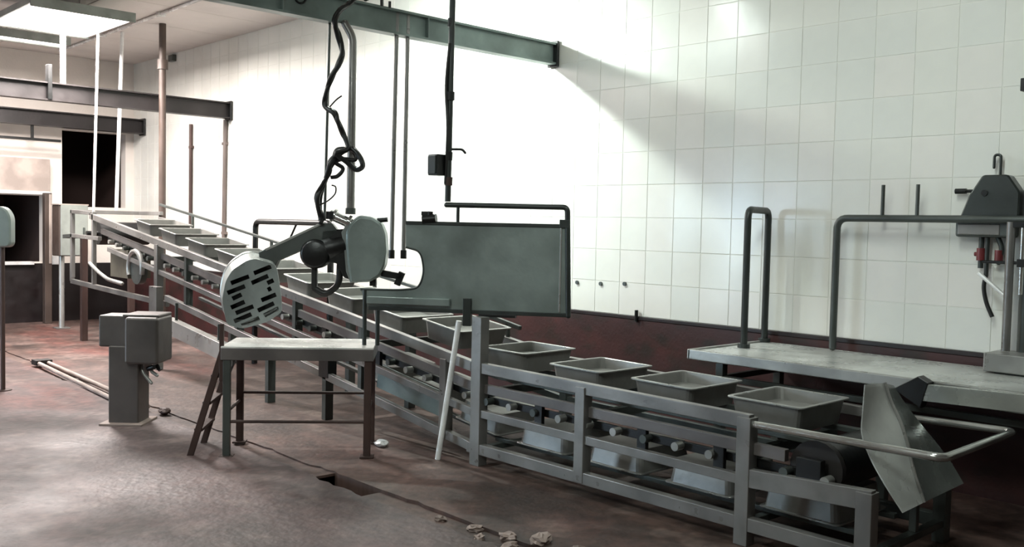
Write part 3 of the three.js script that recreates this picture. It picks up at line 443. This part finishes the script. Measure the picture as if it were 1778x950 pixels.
// ---------------------------------------------------------------- pedestal and things on the floor
{ const t = thing('pedestal_stand', 'grey box-headed pedestal with hanging taps, standing alone on the floor', 'pedestal', [-7.85, 0, 3.4], 0.814);
  mesh('column', bx(-0.146, 0.102, 0, 0.66, -0.12, 0.12, 0.012), M.pedestal, t);
  mesh('base_plate', bx(-0.2, 0.15, 0, 0.03, -0.18, 0.18, 0.008), M.concrete, t);
  mesh('head_box', bx(0.014, 0.29, 0.522, 0.905, -0.14, 0.2, 0.025), M.pedestal, t);
  mesh('head_side', bx(-0.234, 0.03, 0.648, 0.908, -0.14, 0.1, 0.015), M.pedestal, t);
  mesh('head_lid', bx(-0.02, 0.28, 0.895, 0.925, -0.15, 0.15, 0.012), M.pedestal, t);
  mesh('tap', [pipe([[0.1, 0.53, 0.05], [0.12, 0.44, 0.08], [0.2, 0.36, 0.1]], 0.014, 0.03), pipe([[0.17, 0.53, 0.05], [0.18, 0.45, 0.06], [0.24, 0.42, 0.08]], 0.014, 0.03)], M.steelPale, t);
  mesh('tap_handle', [cyl([0.16, 0.47, 0.07], [0.22, 0.49, 0.09], 0.02), cyl([0.22, 0.5, 0.05], [0.26, 0.46, 0.06], 0.018)], M.black, t);
}
{ const t = thing('floor_pipes', 'two pale pipes lying on the floor towards the pedestal', 'pipe'); for (const s of [0, 1]) mesh('pipe', cyl([-11.5, 0.035, 2.92 + s * 0.1], [-8.3, 0.035, 3.08 + s * 0.14], 0.022), M.pipeTan, t); mesh('end_block', bx(-11.62, -11.46, 0.012, 0.07, 2.88, 3.06), M.dark, t); }
for (const [x, y, z, s, l] of [[-8.08, 0.0, 3.02, 0.05, 'small dark lump on the floor beside the pedestal'], [-5.91, 0, 2.25, 0.05, 'pale scrap on the floor beside a rusty platform leg']]) {
  const g = new THREE.IcosahedronGeometry(s, 1); const p = g.attributes.position; for (let i = 0; i < p.count; i++) { const k = 0.75 + 0.5 * hash(Math.round(p.getX(i) * 9999), Math.round(p.getY(i) * 9999), 5 + Math.round(p.getZ(i) * 9999)); p.setXYZ(i, p.getX(i) * k * 1.3, p.getY(i) * k * 0.6, p.getZ(i) * k); } g.computeVertexNormals();
  tag(mesh('floor_scrap', g.translate(x, y + s * 0.45, z), s && l[0] === 's' ? M.rust : M.whitePaint), l, 'scrap');
}
{ const spots = [[-3.98, 2.98, 0.035], [-3.86, 3.06, 0.03], [-3.74, 2.95, 0.05], [-3.62, 3.04, 0.04], [-3.55, 2.88, 0.055], [-3.4, 2.98, 0.04], [-4.25, 3.02, 0.03], [-3.3, 2.86, 0.045]];
  spots.sort((a, b) => a[0] - b[0]); const where = ['nearest the square drain hole', 'second', 'third', 'fourth', 'fifth', 'sixth', 'seventh', 'eighth and last'];
  spots.forEach(([x, z, s], i) => { const g = new THREE.DodecahedronGeometry(s, 1), p = g.attributes.position; for (let k = 0; k < p.count; k++) { const f = 0.7 + 0.55 * hash(Math.round(p.getX(k) * 9999), Math.round(p.getY(k) * 9999), 17 + i + Math.round(p.getZ(k) * 9999)); p.setXYZ(k, p.getX(k) * f * 1.3, p.getY(k) * f * 0.7, p.getZ(k) * f); } g.computeVertexNormals();
    tag(mesh('concrete_lump', g.rotateY(i).translate(x, s * 0.2 - (z > 2.94 && z < 3.12 ? 0.02 : 0), z), M.concrete), `broken concrete lump along the drain gutter, ${where[i]}${i ? ' counted from the square drain hole' : ''}`, 'rubble', 'broken concrete lumps along the gutter'); }); }

// ---------------------------------------------------------------- steel table by the wall, its pipe frames and the machine above
{ const t = thing('steel_table', 'long stainless steel table against the tiled wall at the level conveyor end', 'table');
  mesh('table_top', bx(-3.97, -1.2, 0.83, 0.86, 0.04, 1.02, 0.006), M.tableTop, t);
  mesh('front_lip', bx(-3.98, -1.2, 0.8, 0.872, 1.0, 1.03, 0.008), M.steelPale, t);
  mesh('end_lip', bx(-3.985, -3.955, 0.8, 0.872, 0.04, 1.03, 0.008), M.steelPale, t);
  for (const [x, z] of [[-3.78, 0.9], [-3.78, 0.15], [-2.6, 0.9], [-1.4, 0.9], [-1.4, 0.15]]) mesh('leg', bx(x - 0.03, x + 0.03, 0, 0.84, z - 0.03, z + 0.03), M.steelDark, t);
  mesh('under_rail', [bx(-3.8, -1.4, 0.66, 0.7, 0.88, 0.92), bx(-3.8, -3.76, 0.66, 0.7, 0.15, 0.9)], M.steelDark, t);
  mesh('side_tray', [slab(shape([[-2.36, 0.76], [-2.28, 0.86], [-1.2, 0.895], [-1.2, 0.79]]), 0.03, 0.004, 1.075), bx(-2.3, -1.2, 0.77, 0.79, 1.02, 1.1)], M.stainless, t);
  mesh('tray_end', slab(shape([[-2.46, 0.81], [-2.32, 0.9], [-2.26, 0.87], [-2.3, 0.72]]), 0.08, 0.004, 1.03), M.black, t);
}
hung('pipe_frame', 'narrow dark inverted-U pipe standing on the steel table', [pipe([[-3.84, 0.888, 0.54], [-3.84, 1.865, 0.54], [-3.95, 1.865, 0.09], [-3.95, 0.888, 0.09]], 0.026, 0.07), ...[[-3.84, 0.54], [-3.95, 0.09]].map(([x, z]) => cyl([x, 0.861, z], [x, 0.89, z], 0.045))], M.frameDark, 'pipe frame');
{ const t = thing('pipe_frame', 'wide pipe frame with two upright pegs standing on the steel table', 'pipe frame');
  mesh('frame', pipe([[-3.36, 0.888, 0.14], [-3.36, 1.815, 0.14], [-1.6, 1.815, 0.14]], 0.026, 0.08), M.steelDark, t);
  mesh('post', cyl([-2.19, 0.99, 0.15], [-2.19, 1.8, 0.15], 0.026), M.steel, t);
  for (const x of [-3.03, -2.79]) mesh('peg', cyl([x, 1.81, 0.14], [x, 2.045, 0.14], 0.013), M.steelDark, t);
  const b = mesh('post_box', bx(-2.26, -1.9, 0.87, 0.985, 0.05, 0.32, 0.008), M.steelPale, t); mesh('dark_foot', bx(-2.2, -1.95, 0.861, 0.872, 0.08, 0.3), M.black, b);
  mesh('side_pipe', cyl([-2.12, 1.35, 0.15], [-2.12, 1.8, 0.15], 0.014), M.polished, t);
  mesh('bracket', bx(-2.2, -1.9, 1.765, 1.8, 0.12, 0.17), M.black, t); mesh('clamp', bx(-2.14, -2.08, 1.52, 1.57, 0.12, 0.18), M.black, t); mesh('tie_rod', cyl([-2.36, 1.545, 0.13], [-2.12, 1.545, 0.15], 0.01), M.black, t);
}
{ const t = thing('wall_machine', 'dark grey wedge-topped machine with a hook on top, fixed to the tiled wall', 'machine');
  const Z = 0.004;
  mesh('upper_body', slab(shape([[-2.525, 1.83], [-2.475, 1.97], [-2.395, 2.1], [-2.24, 2.1], [-2.165, 1.99], [-2.165, 1.83]], 0.02), 0.1, 0.01, Z), M.frameDark, t);
  mesh('lower_box', bx(-2.55, -2.19, 1.7, 1.84, Z, 0.112, 0.018), M.steelDark, t);
  mesh('box_face', bx(-2.53, -2.27, 1.715, 1.785, 0.105, 0.118, 0.006), M.steel, t);
  mesh('hook', pipe([[-2.305, 2.09, 0.05], [-2.305, 2.23, 0.05], [-2.345, 2.23, 0.05], [-2.345, 2.15, 0.05]], 0.009, 0.019), M.frameDark, t);
  mesh('side_knob', [cyl([-2.58, 2.0, 0.05], [-2.51, 2.0, 0.05], 0.018), cyl([-2.52, 2.0, 0.05], [-2.46, 2.0, 0.05], 0.011)], M.black, t);
  mesh('cover_screw', cyl([-2.375, 1.985, 0.1], [-2.375, 1.985, 0.113], 0.02), M.black, t);
  mesh('outlet_pipe', [cyl([-2.4, 1.5, 0.05], [-2.4, 1.71, 0.05], 0.017), cyl([-2.36, 1.45, 0.06], [-2.36, 1.71, 0.06], 0.014), pipe([[-2.3, 1.7, 0.05], [-2.27, 1.63, 0.05], [-2.29, 1.54, 0.05]], 0.016, 0.04)], M.frameDark, t);
  mesh('valve', [cyl([-2.44, 1.59, 0.05], [-2.36, 1.59, 0.05], 0.014), cyl([-2.4, 1.55, 0.05], [-2.4, 1.63, 0.05], 0.028)], M.redPart, t); mesh('valve', cyl([-2.29, 1.55, 0.05], [-2.29, 1.62, 0.05], 0.026), M.redPart, t);
  mesh('drain_hose', hose([[-2.36, 1.46, 0.06], [-2.37, 1.38, 0.06], [-2.35, 1.28, 0.06], [-2.31, 1.19, 0.06]], 0.014, 24), M.rubber, t);
  mesh('white_tube', cyl([-2.4, 1.47, 0.08], [-2.2, 1.31, 0.1], 0.013), M.whitePaint, t);
}
{ const t = thing('wall_stub', 'short dark pipe stub on the tiled wall above the red band', 'pipe'); mesh('stub', [cyl([-5.26, 0.9, 0.03], [-5.26, 1.0, 0.03], 0.016)], M.black, t); }
[[-5.99, 1.2, 'dark screw cap in the tiled wall nearest the splash panel'], [-5.7, 1.205, 'middle one of three screw caps low in the tiled wall'], [-5.42, 1.22, 'screw cap in the tiled wall farthest from the splash panel']].forEach(([x, y, l]) => tag(mesh('wall_screw', cyl([x, y, 0.0], [x, y, 0.018], 0.018), M.steelDark), l, 'screw'));

// ---------------------------------------------------------------- far corner
{ const t = thing('control_cabinet', 'pale grey control cabinet on a thin post beside the raised conveyor end', 'cabinet', [-15.15, 0, 1.4]);
  mesh('body', bx(-0.32, 0, 1.11, 1.89, -0.2, 0.22, 0.015), M.brown, t);  // brown stands in for shade on the cabinet's side
  const d = mesh('door', bx(-0.01, 0.02, 1.12, 1.9, -0.2, 0.2, 0.01), M.cabinet, t); mesh('handle', bx(0.02, 0.035, 1.45, 1.55, -0.15, -0.12), M.steelDark, d);
  mesh('top', bx(-0.34, 0.02, 1.885, 1.905, -0.21, 0.23), M.cream, t); mesh('post', cyl([-0.1, 0, 0.15], [-0.1, 1.12, 0.15], 0.04), M.steelPale, t); mesh('foot', bx(-0.2, 0, 0, 0.02, 0.05, 0.25), M.steel, t);  // pale top colour stands in for light falling from above
}
{ const t = thing('brown_post', 'brown upright post at the edge of the dark lower hatch', 'post'); mesh('post', bx(-16.15, -16.03, 0, 2.08, 1.44, 1.55, 0.01), M.brown, t); mesh('edge_strip', bx(-16.03, -16.015, 0.96, 2.06, 1.45, 1.49), M.cream, t); }
tag(mesh('small_wall_box', bx(X0 + 0.0, X0 + 0.12, 0.93, 1.07, 1.24, 1.38, 0.01), M.whitePaint), 'small white box on the far wall below the pale cabinet', 'box');
{ const t = thing('shutter_box', 'cream roller shutter housing over the dark lower hatch', 'shutter'); mesh('housing', bx(X0 - 0.01, X0 + 0.22, 2.1, 2.62, 1.42, 3.6, 0.01), M.cream, t); mesh('bottom_rail', bx(X0, X0 + 0.24, 2.05, 2.105, 1.42, 3.6, 0.008), M.whitePaint, t); }
{ const t = thing('round_head_stand', 'rounded grey head on a thin pole at the photo edge, before the far hatch', 'stand', [-10.02, 0, 3.79], 0.9);
  mesh('pole', cyl([0, 0, 0], [0, 1.42, 0], 0.022), M.rust, t); mesh('foot', cyl([0, 0, 0], [0, 0.02, 0], 0.08), M.rust, t);
  mesh('head', slab(shape([[-0.13, 1.4], [0.1, 1.4], [0.1, 1.7], [0.04, 1.79], [-0.13, 1.79]], 0.06), 0.12, 0.015, -0.06), M.panelGrey, t); }

renderer.render(scene, camera);
